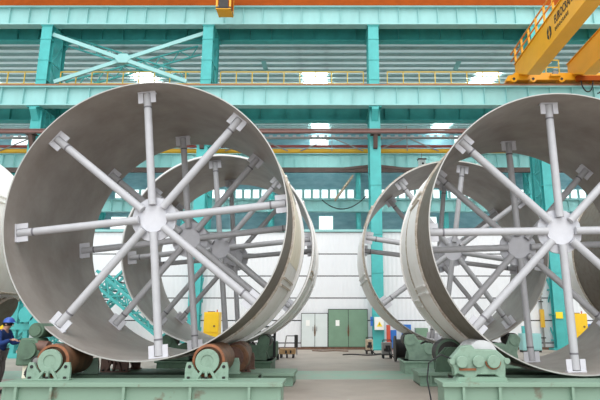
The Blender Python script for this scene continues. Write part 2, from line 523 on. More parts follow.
# knee struts of the far bay roof
for k, (pa, pb, Y) in enumerate((((259, 46), (266, 70), 38.), ((466, 46), (455, 70), 38.), ((110, 47), (122, 70), 38.), ((566, 47), (548, 72), 38.), ((156, 47), (170, 70), 38.))):
    a = P(*pa, Y); b = P(*pb, Y)
    t = MB().bar((0, 0, 0), b - a, .34, .2, 'girder_paint')
    w = ['between the two middle columns', 'just left of the yellow crane', 'behind the centre left of the X brace', 'behind the yellow crane girder', 'behind the right of the X brace'][k]
    tag(t.build('roof_strut', smooth=False, loc=a), 'pale slanting roof strut under the far roof ' + w, 'strut')

# pipes and service runs
def run(name, y, py, r, m, label, cat='pipe', boxy=False, x0=-40, x1=40):
    z = P(330, py, y).z
    m_ = MB()
    if boxy: m_.box((x0, -r, -r), (x1, r, r), m)
    else: m_.cyl((x0, 0, 0), (x1, 0, 0), r, m, n=14)
    o = m_.build(name, smooth=not boxy, loc=(0, y, z))
    return tag(o, label, cat)
yb_ = YC - .35
t = thing('service_pipe', (0, yb_, P(330, 132, yb_).z), 'brown pipe in front of the columns carried on dark brackets', 'pipe')
MB().cyl((-40, 0, 0), (40, 0, 0), .1, 'pipe_brown', n=14).cyl((-40, 0, .16), (40, 0, .16), .05, 'pipe_brown', n=10).build('pipe_run', t)
for x in NX:
    MB().prismx([(.34, -.95), (.2, -.9), (-.12, -.14), (.34, -.14)], -.12, .12, 'beam_brown').box((-.3, -.2, -.15), (.3, .3, -.1), 'beam_brown').build('bracket', t, smooth=False, loc=(x, 0, 0))
run('service_pipe', YC + 2.6, 146.4, .09, 'pipe_red', 'thin red pipe just above the yellow pipe')
run('service_pipe', YC + 2.6, 151, .15, 'pipe_yellow', 'yellow pipe running behind the columns')
# cable tray with lattice hangers
yt = YC + 2.4
t = thing('cable_tray', (0, yt, P(330, 138, yt).z), 'thin white cable tray with sloping hangers under the brown pipe', 'cable tray')
o = MB().box((-40, -.2, -.02), (40, .2, .02), 'white_paint')
xx = -40
while xx < 40: o.box((xx, -.21, .0), (xx + .22, -.19, .14), 'white_paint'); xx += .5
o.build('tray', t, smooth=False)
zz = P(330, 151, yt).z - P(330, 138, yt).z
hg = None
for i in range(-8, 9):
    xx = i * 4.8
    if hg is None:
        hg = MB().bar((-2.0, 0, zz), (-.1, 0, -.02), .06, .06, 'grey_metal').bar((2.0, 0, zz), (.1, 0, -.02), .06, .06, 'grey_metal').bar((0, 0, zz), (0, 0, .8), .05, .05, 'grey_metal').build('hanger', t, smooth=False, loc=(xx, 0, 0))
    else:
        c = hg.copy(); COL.objects.link(c); c.parent = t; c.location = (xx, 0, 0)
# stays rising to the middle column
for k, (xe, lab) in enumerate(((333, 'dark slanting stay left of the middle column, over the distant brown beam'), (414, 'dark slanting stay right of the middle column, over the distant brown beam'))):
    a = P(374.5, 165.5, YC + 2.0); b = P(xe, 170, YC + 2.0)
    tag(MB().bar((0, 0, 0), b - a, .16, .12, 'beam_brown').build('stay_bar', smooth=False, loc=a), lab, 'stay')
# sagging cable
a = P(322, 200, 36); b = P(366, 196, 36)
pts = []
for i in range(13):
    s = i / 12
    p = a.lerp(b, s); p.z -= 4 * s * (1 - s) * .75; pts.append(p - a)
tag(MB().path(pts, .035, 'black', n=6).build('cable', loc=a), 'thin black cable sagging left of the middle column', 'cable')
# inclined stairs/ladder in the far bay
a = P(335, 199.5, 59.5); b = P(353, 175, 59.5)
t = thing('inclined_stair', a, 'pale inclined stair climbing beside a distant teal column', 'stair')
d = b - a
for dy in (0, .8):
    MB().bar((0, dy, 0), d + Vector((0, dy, 0)), .2, .08, 'beige_paint').build('stringer', t, smooth=False)
for i in range(10):
    p = d * ((i + .5) / 10)
    MB().box((p.x - .12, .04, p.z - .03), (p.x + .12, .76, p.z + .03), 'grey_metal').build('tread', t, smooth=False)
# far-bay hoist, box hanging by the distant girder
a = P(422, 164, 45)
t = thing('hoist_box', a, 'small white control box with dark round opening above the back right ring', 'box')
MB().box((-.3, -.2, -.35), (.3, .2, .35), 'door_white').build('housing', t, bevel=.03)
MB().cyl((.05, -.22, 0), (.05, -.19, 0), .1, 'black').build('opening', t)
MB().box((-.35, -.25, .35), (.35, .25, .45), 'beam_brown').cyl((0, 0, .45), (0, 0, P(422, 153, 45).z - a.z), .03, 'grey_metal', n=8).build('hanger', t)

# ================================================================ YELLOW BRIDGE CRANE
gx, gz = 11.15, 15.3
G = thing('bridge_crane', (gx + 1.8, 29.5, Z1T + .2), 'yellow double girder bridge crane at the upper right, lettered in black', 'crane')
O = Vector(G.location)
def crane_girder(xl, w, h, y0):
    m = MB()
    z0 = gz - O.z
    zc_ = Z1T + .62 - O.z
    prof = [(y0, z0), (-.5, z0), (.75, zc_ + .03), (1.4, zc_ + .03), (1.4, z0 + h), (y0, z0 + h)]
    m.prismx(prof, xl, xl + w, 'crane_yellow')
    m.box((xl - .08, y0, z0 + h), (xl + w + .08, 1.4, z0 + h + .04), 'crane_yellow')
    m.box((xl - .05, y0, z0 - .03), (xl + w + .05, -.5, z0), 'crane_yellow')
    return m.build('crane_girder', G, bevel=.015, smooth=False)
GW, GH = .68, 1.5
g1 = crane_girder(gx - O.x, GW, GH, -26)
g2 = crane_girder(14.35 - O.x, GW, GH, -26)
ec = MB()
ex0 = P(504.5, 80, YL).x - O.x
ey = YL - O.y
ec.box((ex0 + .5, ey - .3, .16), (ex0 + 7.6, ey + .3, .62), 'crane_yellow')
ec.prism([(ex0, .1), (ex0 + .6, .1), (ex0 + .6, .55), (ex0 + .15, .45)], ey - .26, ey + .26, 'crane_yellow')
ec.build('end_carriage', G, bevel=.02, smooth=False)
for dx in (.45, 1.6, 3.3, 5.2, 7.0):
    MB().cyl((ex0 + dx, ey - .34, .2), (ex0 + dx, ey + .2, .2), .2, 'crane_yellow').cyl((ex0 + dx, ey - .37, .2), (ex0 + dx, ey - .33, .2), .08, 'dark_metal').build('wheel', G)
MB().cyl((ex0 + 2.9, ey - .5, .5), (ex0 + 2.9, ey - .3, .5), .16, 'grey_metal').box((ex0 + 2.6, ey - .55, .3), (ex0 + 3.2, ey - .3, .42), 'crane_yellow').build('drive_motor', G)
hr = MB()
for x in (ex0 + 2.55, ex0 + 3.35):
    hr.bar((x, ey, .62), (x, ey, 1.6), .06, .06, 'rail_yellow')
for z in (1.1, 1.57): hr.bar((ex0 + 2.5, ey, z), (ex0 + 3.4, ey, z), .06, .06, 'rail_yellow')
hr.build('ladder_frame', G, smooth=False)
# walkway railing of the left girder
gl = gx - O.x
wr = MB()
zt_ = gz - O.z
zg = zt_ + GH + .04
for k in range(14):
    MB().bar((gl - .02, 1.1 - k * 1.15, zg), (gl - .02, 1.1 - k * 1.15, zg + .9), .1, .1, 'crane_yellow', up=(0, 1, 0)).build('railing_post', G, smooth=False)
for z in (.45, .9):
    MB().bar((gl - .02, -25, zg + z), (gl - .02, 1.9, zg + z), .07, .07, 'rail_orange', up=(0, 0, 1)).build('handrail', G, smooth=False)
# lettering on the outer face of the left girder
def text(body, size, y, z, sx, parent, name):
    cu = bpy.data.curves.new(name, 'FONT')
    cu.body = body; cu.size = size; cu.extrude = .004
    cu.offset = .008
    tmp = bpy.data.objects.new('tmp', cu); COL.objects.link(tmp)
    bpy.context.view_layer.update()
    me = bpy.data.meshes.new_from_object(tmp.evaluated_get(bpy.context.evaluated_depsgraph_get()))
    bpy.data.objects.remove(tmp)
    me.materials.clear(); me.materials.append(MATS['dark_ink'])
    M = Matrix(((0, 0, -1, 0), (-1, 0, 0, 0), (0, 1, 0, 0), (0, 0, 0, 1)))
    me.transform(Matrix.Diagonal((sx, 1, 1, 1))); me.transform(M)
    o = bpy.data.objects.new(name, me); COL.objects.link(o); o.parent = parent
    o.location = (gl - .012, y, z)
    return o
text('EUROCRANE', .62, 24.9 - O.y, 16.08 - O.z, .62, G, 'lettering')
text('E U R O C R A N E', .26, 24.9 - O.y, 15.7 - O.z, .75, G, 'small_lettering')
lg = MB()
cy, cz = 25.6 - O.y, 16.0 - O.z
for s in (1, -1):
    pts = [(cy + s * .06, cz + .36), (cy + s * .26, cz + .2), (cy + s * .26, cz - .2), (cy + s * .06, cz - .36), (cy + s * .06, cz - .14), (cy + s * .15, cz - .05), (cy + s * .06, cz + .08)]
    lg.prismx(pts, gl - .016, gl - .004, 'dark_ink')
lg.build('emblem', G, smooth=False)
# festoon loops under the second girder
fx = P(590, 78, 30).x - O.x
pts = []
for i in range(11):
    a = PI * i / 10
    pts.append((fx - .1 + .35 * math.cos(a), ey - .5, .05 - .75 * math.sin(a)))
MB().path(pts, .04, 'black', n=8).path([(p[0] + .55, p[1], p[2] - .1) for p in pts[:6]], .04, 'black', n=8).box((fx - .7, ey - .6, .0), (fx + .9, ey - .35, .3), 'crane_orange').build('festoon_cable', G)

# hanging operator cage of the upper crane
Yc = 28.6
a = P(219, 16.5, Yc + .9); b = P(230.5, 9, Yc)
t = thing('crane_cage', (a.x, Yc, a.z), 'small yellow hanging cage at the top edge, above the second column', 'cage')
wd = b.x - a.x
MB().box((0, 0, .1), (wd, .9, b.z - a.z), 'crane_yellow').box((-.02, -.02, 0), (wd + .02, .92, .1), 'black').build('lower_panel', t, bevel=.02, smooth=False)
fr = MB()
for x in (0.04, wd - .04):
    for y in (.04, .86):
        fr.box((x - .05, y - .05, b.z - a.z), (x + .05, y + .05, 2.6), 'crane_yellow')
fr.box((0, 0, 2.6), (wd, .9, 2.7), 'crane_orange').box((0, 0, 1.2), (wd, .06, 1.3), 'crane_yellow').box((.0, .8, .3), (wd, .86, 2.6), 'crane_orange')
fr.build('cage_frame', t, smooth=False)
MB().box((.15, -.01, b.z - a.z + .05), (wd - .15, .02, 1.2), 'dark_metal').build('grille', t, smooth=False)
pts = [(wd + .1 + i * .16, .3, 1.05 + .22 * math.sin(i * 1.7)) for i in range(9)]
MB().path(pts, .05, 'pipe_red', n=6).path([(p[0], p[1] + .1, p[2] + .25) for p in pts], .04, 'black', n=6).build('hose', t)

# ================================================================ STEEL RINGS
R = 3.02
def make_shell(x, y0, z, length, label, hoops, rots=None, sp=(.56, .71), group='large rolled steel rings', cm='hoop_cream', seed=0, nozzle=False, two_tone=False, flanges=()):
    t = thing('steel_ring', (x, y0, z - R), label, 'ring', group)
    c = (0, 0, R)
    th = .028
    hs = hoops[0][0] if hoops else 1.4
    prof = [(R - th, .004), (R - th + .004, 0), (R - .004, 0), (R, .004), (R, hs), (R, length), (R - th, length)]
    mats = ['rim_bare', 'rim_bare', 'rim_bare', 'raw_band', 'raw_band', 'rim_bare', 'shell_steel']
    MB().lathe(prof, c, n=160, mats=mats).build('shell', t)
    for k, (a, b, mm) in enumerate(hoops):
        rr = R + .05
        e = .04
        # one hoop, its lower half painted lighter, joined by splices
        hp = MB().lathe([(R - .002, a), (rr, a), (rr, a + e), (rr, b - e), (rr, b), (R - .002, b)], c, n=160, mats=['hoop_edge', 'hoop_edge', mm, 'hoop_edge', 'hoop_edge', mm])
        h = hp.build('hoop', t)
        if two_tone and k == 0:
            MB().lathe([(rr, a + e), (rr + .012, a + e), (rr + .012, b - e), (rr, b - e)], c, n=90, a0=math.radians(-16), a1=math.radians(196), m='hoop_cream').build('cream_strap', h)
        for ang in ((200, 157, 22, 335, 75) if k == 0 else (206, 330, 95)):
            an = math.radians(ang + seed)
            sb = MB()
            dx, dz = math.cos(an), math.sin(an)
            for off in (-.09, .09):
                tx, tz = -dz * off, dx * off
                sb.bar((dx * (rr + .02) + tx, a + .05, R + dz * (rr + .02) + tz), (dx * (rr + .02) + tx, b - .05, R + dz * (rr + .02) + tz), .05, .05, 'hoop_grey' if ang % 2 == 0 else 'hoop_edge', up=(dx, 0, dz))
            sb.build('splice', h, smooth=False)
    for a, b, f in flanges:
        MB().lathe([(R - .002, a), (R + f, a), (R + f, b), (R - .002, b)], c, n=160, mats=['hoop_grey', 'hoop_grey', 'hoop_edge', 'hoop_grey']).build('flange', t)
    if nozzle:
        an = math.radians(-33)
        d = Vector((math.cos(an), 0, math.sin(an)))
        p = Vector((0, 3.2, R)) + d * (R - .05)
        MB().cyl(p, p + d * .25, .4, 'raw_band', n=28).cyl(p + d * .2, p + d * .28, .5, 'raw_band', n=28).build('nozzle', t)
    if rots:
        for ys, rot in ((sp[0], rots[0]), (length - sp[1], rots[1])):
            hub = MB().lathe([(0.001, 0), (.5, 0), (.5, .05), (0.001, .05)], (0, ys + .02, R), n=16, m='plate_white')
            hb = hub.build('hub_plate', t)
            MB().lathe([(0.001, 0), (.3, 0), (.3, .05), (0.001, .05)], (0, ys - .03, R), n=32, m='plate_white').build('hub_disc', hb)
            for i in range(8):
                an = PI / 2 + rot + i * PI / 4
                d = Vector((math.cos(an), 0, math.sin(an))); tn = Vector((-d.z, 0, d.x))
                cpt = Vector((0, ys - .08, R))
                s = MB().cyl(cpt + d * .31, cpt + d * (R - th - .05), .086, 'white_paint', n=20)
                so = s.build('spoke', t)
                e = MB()
                q2 = cpt + d * (R - th - .02)
                e.bar(q2 - tn * .2, q2 + tn * .2, .14, .03, 'plate_white', up=d)
                for sg in (-1, 1):
                    c0 = cpt + tn * .145 * sg + Vector((0, -.03, 0))
                    e.bar(c0 + d * (R - th - .27), c0 + d * (R - th - .035), .115, .03, 'plate_white', up=(0, 1, 0))
                e.cyl(cpt + d * (R - th - .4), cpt + d * (R - th - .36), .09, 'plate_mark', n=20)
                e.build('end_plate', so, smooth=False)
    return t
D = math.radians
L1 = make_shell(-3.954, 11.42, 3.795, 4.41, 'nearest large steel ring on the left with white braces and cream hoop', [(1.45, 4.1, 'hoop_grey')], (D(6.5), D(6.5)), two_tone=True, flanges=((4.18, 4.4, .14),))
L2 = make_shell(-3.63, 17.28, 3.876, 3.9, 'steel ring directly behind the nearest left ring, braces seen through it', [(.15, 1.7, 'hoop_grey'), (1.95, 3.6, 'hoop_grey')], (D(6), D(5)), seed=9, flanges=((.0, .12, .04), (1.74, 1.92, .11), (3.65, 3.88, .1)))
R1 = make_shell(5.06, 11.41, 3.526, 4.34, 'nearest large steel ring on the right, cut by the picture edge', [(1.6, 3.15, 'hoop_grey'), (3.3, 4.28, 'hoop_grey')], (D(.8), D(2)), sp=(.62, .95), seed=3, flanges=((4.28, 4.34, .09),))
R2 = make_shell(4.06, 17.84, 3.853, 3.75, 'steel ring behind the nearest right ring, projecting to its left', [(.12, 3.6, 'hoop_grey')], (D(-9), D(-7)), sp=(.51, .6), seed=-4)
L0 = make_shell(-11.45, 11.6, 3.52, 4.0, 'steel ring at the left picture edge with only its pale right side showing', [(1.2, 3.9, 'hoop_grey')], None, nozzle=True)
R3 = make_shell(11.95, 17.8, 3.85, 3.4, 'steel ring at the right edge, seen through the nearest right ring', [(2.4, 3.3, 'hoop_grey')], None, seed=12)

# ================================================================ TURNING ROLLS
def base_beam(t, x0, x1, y0, y1, z, ribs, m='machine_green_worn'):
    b = MB()
    b.box((x0 + .06, y0 + .1, 0), (x1 - .06, y0 + .16, z - .08), m)
    b.box((x0 + .06, y1 - .16, 0), (x1 - .06, y1 - .1, z - .08), m)
    b.box((x0 + .0, y0 + .1, 0), (x0 + .06, y1 - .1, z - .08), m)
    b.box((x1 - .06, y0 + .1, 0), (x1, y1 - .1, z - .08), m)
    b.box((x0 - .04, y0, z - .08), (x1 + .04, y1, z), m)
    b.box((x0, y0, 0), (x1, y1, .04), m)
    o = b.build('base_beam', t, bevel=.008, smooth=False)
    for x in ribs:
        MB().box((x - .025, y0 + .01, .04), (x + .025, y0 + .1, z - .08), m).build('rib', o, smooth=False)
    return o

def roller_unit(t, x, z, r, y0, length, zb, drum, edge, cap='machine_green', wide=.84, white_face=False):
    """one roller with bearing brackets, local coordinates"""
    dr = MB().lathe([(.001, .1), (r - .06, .1), (r - .05, .0), (r, .02), (r, length - .02), (r - .05, length), (.001, length - .1)], (x, y0, z), n=48,
                    mats=[drum, edge, edge, drum, edge, edge], closed=False)
    d = dr.build('roller', t)
    MB().lathe([(.001, 0), (.165, 0), (.175, .02), (.175, .14), (.001, .14)], (x, y0 - .1, z), n=28, m=cap, closed=False).build('end_cap', d)
    for yy in (y0 - .12, y0 + length + .04):
        b = MB()
        hw = wide / 2
        for s in (-1, 1):
            b.prism([(x + s * hw, zb), (x + s * .1, zb), (x + s * .12, zb + .08), (x + s * (hw - .17), z - .12), (x + s * (hw - .12), z - .02), (x + s * (hw - .03), z - .02), (x + s * hw, z - .14)], yy, yy + .07, cap)
        for s in (-1, 1):
            b.bar((x + s * .2, yy + .0, zb), (x + s * .08, yy + .0, z - .17), .05, .08, cap)
        b.bar((x, yy, zb), (x, yy, z - .18), .05, .08, cap)
        b.lathe([(.12, 0), (.23, 0), (.23, .07), (.12, .07)], (x, yy, z), n=28, m=cap)
        b.box((x - hw - .02, yy - .06, zb), (x + hw + .02, yy + .14, zb + .03), cap)
        o = b.build('bracket', t, bevel=.006)
        if yy < y0:
            for s in (-1, 1):
                MB().cyl((x + s * (hw - .09), yy - .012, z - .1), (x + s * (hw - .09), yy + .0, z - .1), .032, 'black', n=14).build('lug_hole', o)
            for s in (-1, 0, 1):
                MB().cyl((x + s * (hw - .08), yy - .03, zb + .03), (x + s * (hw - .08), yy - .03, zb + .07), .03, 'dark_metal', n=6).build('bolt', o)
    return d

# --- front left stand
ZB = .47
t = thing('turning_roll', (-3.954, 10.75, 0), 'green turning roll stand under the nearest left ring, two rusty rollers and gearbox', 'roller stand', 'green turning roll stands')
MB().box((-2.2, 1.35, 0), (2.4, 1.85, ZB - .03), 'dark_metal').box((-2.2, 1.3, ZB - .06), (2.4, 1.9, ZB), 'dark_green').build('rear_beam', t)
for bx in (-1.0, 1.0):
    MB().box((bx - .1, .7, .05), (bx + .1, 1.36, .3), 'dark_green').build('tie_beam', t)
base_beam(t, -2.2, 3.0, -.12, .72, ZB, [-1.9, -1.25, 1.33, 2.42, .1])
roller_unit(t, -1.53, 3.795 - 2.975 - 3.795 + 3.795, .32, .42, 1.15, ZB, 'rust_roller', 'rust_edge')
roller_unit(t, 1.53, .82, .32, .42, 1.15, ZB, 'rust_roller', 'rust_edge')
# gearbox left of it
g = MB()
g.box((-2.28, .55, ZB + .25), (-1.86, 1.35, ZB + .62), 'dark_green')
g.prism([(-2.3, ZB + .25), (-1.84, ZB + .25), (-1.84, ZB + .6), (-1.95, ZB + .78), (-2.25, ZB + .78), (-2.3, ZB + .6)], .5, 1.0, 'dark_green')
gb = g.build('gearbox', t, bevel=.03)
MB().cyl((-2.06, .42, ZB + .55), (-2.06, .5, ZB + .55), .17, 'dark_green', n=28).build('cover', gb)
MB().cyl((-1.85, .44, ZB + .34), (-1.85, .55, ZB + .34), .11, 'dark_metal', n=24).cyl((-1.85, .43, ZB + .34), (-1.85, .46, ZB + .34), .07, 'grey_metal', n=20).build('shaft_flange', gb)
MB().cyl((-2.02, .62, ZB + .93), (-2.02, 1.2, ZB + .93), .15, 'dark_green', n=28).cyl((-2.02, .58, ZB + .93), (-2.02, .63, ZB + .93), .11, 'dark_green', n=24).build('motor', t)
MB().cyl((-1.95, .6, ZB + .62), (-1.72, .6, ZB + .6), .12, 'brown_motor', n=24).build('drive_shaft', t)
MB().box((-2.2, .6, ZB), (-1.9, 1.2, ZB + .25), 'hoop_cream').build('pedestal', t, bevel=.01)
MB().path([(-1.98, .5, ZB + .3), (-2.02, .4, ZB + .12), (-1.95, .4, ZB + .02)], .035, 'black').build('hose', t)

# --- rear left stand
t = thing('turning_roll', (-3.954, 14.2, 0), 'low green stand under the back of the nearest left ring, brown motor on it', 'roller stand', 'green turning roll stands')
base_beam(t, -2.95, 2.98, 0, 1.3, .32, [1.0, 2.2, -.2, -1.4])
for s in (-1, 1):
    roller_unit(t, s * 1.53, .77, .29, .3, .7, .32, 'rust_roller', 'brown_motor', cap='brown_motor', wide=.7)
mo = MB().cyl((1.58, -.55, .72), (1.58, .15, .72), .25, 'brown_motor', n=28).cyl((1.48, -.8, .6), (1.48, -.5, .6), .17, 'brown_motor', n=24)
mo.cyl((1.62, -.5, .7), (1.62, -.1, .7), .33, 'rust_roller', n=32)
mt = mo.build('drive_motor', t, bevel=.02)
MB().cyl((1.48, -.83, .6), (1.48, -.79, .6), .13, 'grey_metal', n=24).build('fan_cover', mt)
MB().box((1.15, -.5, .0), (1.95, 0.0, .34), 'dark_green').build('motor_bed', t)

# --- front right stand
t = thing('turning_roll', (5.06, 10.75, 0), 'green turning roll stand under the nearest right ring with lobed gear housing', 'roller stand', 'green turning roll stands')
MB().box((-2.5, 1.35, 0), (2.5, 1.85, ZB - .03), 'dark_metal').box((-2.5, 1.3, ZB - .06), (2.5, 1.9, ZB), 'dark_green').build('rear_beam', t)
for bx in (-1.0, 1.0):
    MB().box((bx - .1, .7, .05), (bx + .1, 1.36, .3), 'dark_green').build('tie_beam', t)
base_beam(t, -2.97, 3.1, -.12, .72, ZB, [-2.62, -1.95, -.6, .9, 2.2])
ox = 5.06
def lp(px, py, Y=10.95):
    q = P(px, py, Y); return (q.x - ox, q.z)
zR = 3.526 - math.sqrt((R + .3) ** 2 - 2.04 ** 2)
for s in (-1, 1):
    d = MB().lathe([(.001, 0), (.24, 0), (.3, .0), (.3, .9), (.001, .9)], (s * 2.04, .62, zR), n=48, mats=['roller_white', 'roller_white', 'roller_white', 'grey_metal'], closed=False).build('roller', t)
    MB().box((s * 2.04 - .2, 1.56, ZB), (s * 2.04 + .2, 1.66, zR + .1), 'machine_green').build('rear_bracket', t)
def housing(poly, sgn):
    h = MB().prism(poly, .24, .5, 'machine_green')
    return h
outl = [(455.5, 376.5), (454.5, 369), (451.5, 364), (452, 358), (457, 352.5), (462, 346.5), (472, 345), (476, 349.5), (497, 350), (503, 355), (507.5, 359), (508, 363), (506.5, 366), (506.5, 380), (503, 380), (496, 375), (478, 375), (477, 378), (466, 378), (464, 375.5), (458, 373.5)]
hp = [lp(*q) for q in outl]
h = MB().prism(hp, .24, .5, 'machine_green').build('gear_housing', t, bevel=.02)
for px, py, rr in ((462, 362, .115), (478.5, 361.5, .115), (493.5, 361.5, .125)):
    x, z = lp(px, py)
    MB().cyl((x, .16, z), (x, .24, z), rr, 'machine_green', n=28).build('boss', h, bevel=.015)
for px, py in ((452.5, 361.5), (507.5, 361)):
    x, z = lp(px, py)
    MB().cyl((x - .0, .2, z), (x, .4, z), .055, 'machine_green', n=16).build('lug', h)
x, z = lp(493.5, 366)
MB().lathe([(.125, 0), (.15, 0), (.15, .05), (.125, .05)], (x, .2, lp(493.5, 361.5)[1]), n=28, a0=PI, a1=2 * PI, m='rust_edge').build('rust_ring', h)
x, z = lp(468, 369.5)
MB().box((x - .16, .2, z - .02), (x + .16, .26, z + .02), 'rust_edge').build('clamp', h)
MB().prism([lp(455, 381.0), lp(507, 381.0), lp(505, 377), lp(458, 377)], .1, .5, 'machine_green_worn').build('foot_plate', t, bevel=.005)
# copy of housing on the far side (mostly outside the picture)
h2 = MB().prism([(-q[0], q[1]) for q in hp], .24, .5, 'machine_green').build('gear_housing', t, bevel=.02)
pts = [(-2.7, .3, .85), (-2.95, .25, .95), (-3.2, .2, .8), (-3.25, .15, .5), (-3.2, .05, .1)]
MB().path(pts, .014, 'black').build('hose', t)

# --- rear right stand
t = thing('turning_roll', (5.06, 14.2, 0), 'green stand with dark roller disc under the back of the nearest right ring', 'roller stand', 'green turning roll stands')
base_beam(t, -2.87, 3.0, 0, 1.3, .33, [-2.6, -1.9, 0])
zR2 = 3.526 - math.sqrt((R + .05 + .36) ** 2 - 2.04 ** 2)
for s in (-1, 1):
    MB().lathe([(.001, 0), (.3, 0), (.36, .03), (.36, .6), (.001, .6)], (s * 2.04, .35, zR2), n=40, mats=['dark_metal', 'dark_green', 'dark_metal', 'dark_metal'], closed=False).build('roller', t)
    b = MB()
    b.prism([(s * 2.04 - .42, .33), (s * 2.04 + .42, .33), (s * 2.04 + .36, .7), (s * 2.04 + .14, zR2 + .16), (s * 2.04 - .14, zR2 + .16), (s * 2.04 - .36, .7)], .2, .3, 'dark_green')
    b.lathe([(.001, 0), (.17, 0), (.17, .06), (.001, .06)], (s * 2.04, .15, zR2), n=24, m='dark_green')
    MB().box((s * 2.04 - .3, .98, .33), (s * 2.04 + .3, 1.05, zR2), 'dark_green').build('rear_bracket', t)
    b.build('bracket', t, bevel=.01)

# --- bogie stands of the back rings
def bogie_stand(x, y, zc, label, dx, hoop_r, m, lows):
    t = thing('turning_roll', (x, y, 0), label, 'roller stand', 'green turning roll stands')
    for s in (-1, 1):
        rr = .2
        al = math.atan2(dx, zc)
        pos = []
        for a in (al - .1, al + .1):
            d = hoop_r + rr + .01
            pos.append((s * d * math.sin(a), zc - d * math.cos(a)))
        pv = (s * (dx + .0), 0)
        lo = min(pos[0][1], pos[1][1]); cxm = (pos[0][0] + pos[1][0]) / 2
        for (px_, pz_) in pos:
            MB().cyl((px_, .12, pz_), (px_, .8, pz_), rr, 'dark_metal', n=28).cyl((px_, -.04, pz_), (px_, .12, pz_), rr * .85, m, n=28).build('roller', t)
        (xa, za_), (xb, zb_) = sorted(pos, key=lambda q: q[0])
        b = MB()
        base = .38
        b.prism([(cxm - .36, base), (cxm + .4, base), (cxm + .36, lo - .12), (xb + .16, zb_ - .12), (xb + .16, zb_ + .1), (xb - .1, zb_ + .18), (cxm + .05, (za_ + zb_) / 2 - .02), (xa + .14, za_ + .17), (xa - .14, za_ + .14), (xa - .18, za_ - .08), (cxm - .34, lo - .2)], .02, .12, m)
        MB().prism([(cxm - .36, base), (cxm + .4, base), (cxm + .3, lo - .1), (cxm - .3, lo - .1)], .8, .9, m).build('rear_bracket', t)
        b.build('bogie_frame', t, bevel=.01)
        MB().box((cxm - .5, -.25, 0), (cxm + .55, 1.2, base), m).box((cxm - .56, -.3, base - .05), (cxm + .6, 1.25, base), m).build('pedestal', t, bevel=.01)
    return t
bogie_stand(4.06, 17.6, 3.853, 'green twin roller bogie stand under the back right ring', 1.72, R + .05, 'bogie_green', 0)
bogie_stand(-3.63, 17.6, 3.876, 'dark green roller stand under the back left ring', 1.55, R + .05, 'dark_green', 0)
bogie_stand(11.95, 17.7, 3.85, 'green roller stand under the steel ring at the right edge', 1.7, R + .05, 'bogie_green', 0)
t = thing('turning_roll', (-11.45, 12.2, 0), 'green roller stand under the ring at the left edge', 'roller stand', 'green turning roll stands')
base_beam(t, -2.6, 2.6, 0, 1.9, .35, [-1, 1])
for s in (-1, 1):
    roller_unit(t, s * 1.53, 3.52 - math.sqrt((R + .05 + .29) ** 2 - 1.53 ** 2), .29, .4, 1.1, .35, 'rust_roller', 'rust_edge')

# ================================================================ FLOOR EQUIPMENT
def at_floor(px, Y): 
    # x for a photo column at floor level
    zc = Y * CT - H * ST
    return (px - CX) * zc / F

# yellow cabinets
def yellow_cabinet(px0, px1, pyt, Y, label):
    a = P(px0, pyt, Y); b = P(px1, pyt, Y); w = b.x - a.x; h = a.z
    t = thing('yellow_cabinet', (a.x, Y, 0), label, 'cabinet', 'yellow cabinets')
    MB().box((0, .03, .1), (w, .7, h), 'cabinet_yellow').box((.05, .06, 0), (w - .05, .66, .1), 'dark_metal').build('body', t, bevel=.015)
    u = MB().box((.03, 0, h * .5 + .02), (w - .03, .03, h - .06), 'cabinet_yellow').build('upper_door', t, bevel=.006)
    MB().cyl((w * .72, -.03, h * .66), (w * .72, .0, h * .66), .05, 'rust_stain', n=16).build('knob', u)
    l = MB().box((.03, 0, .14), (w - .03, .03, h * .5 - .02), 'cabinet_yellow').build('lower_door', t, bevel=.006)
    MB().box((w * .35, -.006, h * .3), (w * .62, .0, h * .42), 'sign_white').build('white_sticker', l, smooth=False)
    MB().cyl((w * .8, .3, h), (w * .8, .3, h + .12), .03, 'red_paint', n=10).box((w * .2, .2, h), (w * .6, .5, h + .04), 'rust_stain').build('top_fitting', t)
yellow_cabinet(204, 219, 312, 27.5, 'yellow two door cabinet seen through the nearest left ring')
yellow_cabinet(573, 587, 313.5, 28.5, 'yellow cabinet beside the right column, seen through the right ring')
# signs and boxes on the columns
c3 = cols[3]; MB().box((-.28, -.06, P(561, 318.5, YC).z), (.1, -.035, P(561, 312, YC).z), 'sign_yellow').build('sign', c3, smooth=False)
x0, z0 = P(375, 330, YC - .3).x, P(375, 330, YC - .3).z
z1 = P(375, 317, YC - .3).z
t = thing('electric_box', (x0 + .25, YC - .03, z0), 'white electric box with yellow warning sign on the middle column', 'box')
MB().box((-.27, -.28, 0), (.25, 0, z1 - z0), 'sign_white').build('enclosure', t, bevel=.01)
MB().prism([(-.16, .18), (.16, .18), (0, .46)], -.29, -.28, 'sign_yellow').prism([(-.02, .26), (.02, .26), (.012, .38), (-.012, .38)], -.294, -.29, 'dark_ink').build('warning_sign', t, smooth=False)
x0 = P(371.6, 325, YC).x
t = thing('switch_box', (x0, YC - .1, P(372, 326, YC).z), 'small blue switch box at the left edge of the middle column', 'box')
MB().box((-.07, -.12, 0), (.07, .02, .5), 'blue_paint').build('enclosure', t, bevel=.01)
MB().cyl((0, -.15, .32), (0, -.12, .32), .035, 'black', n=12).build('knob', t)
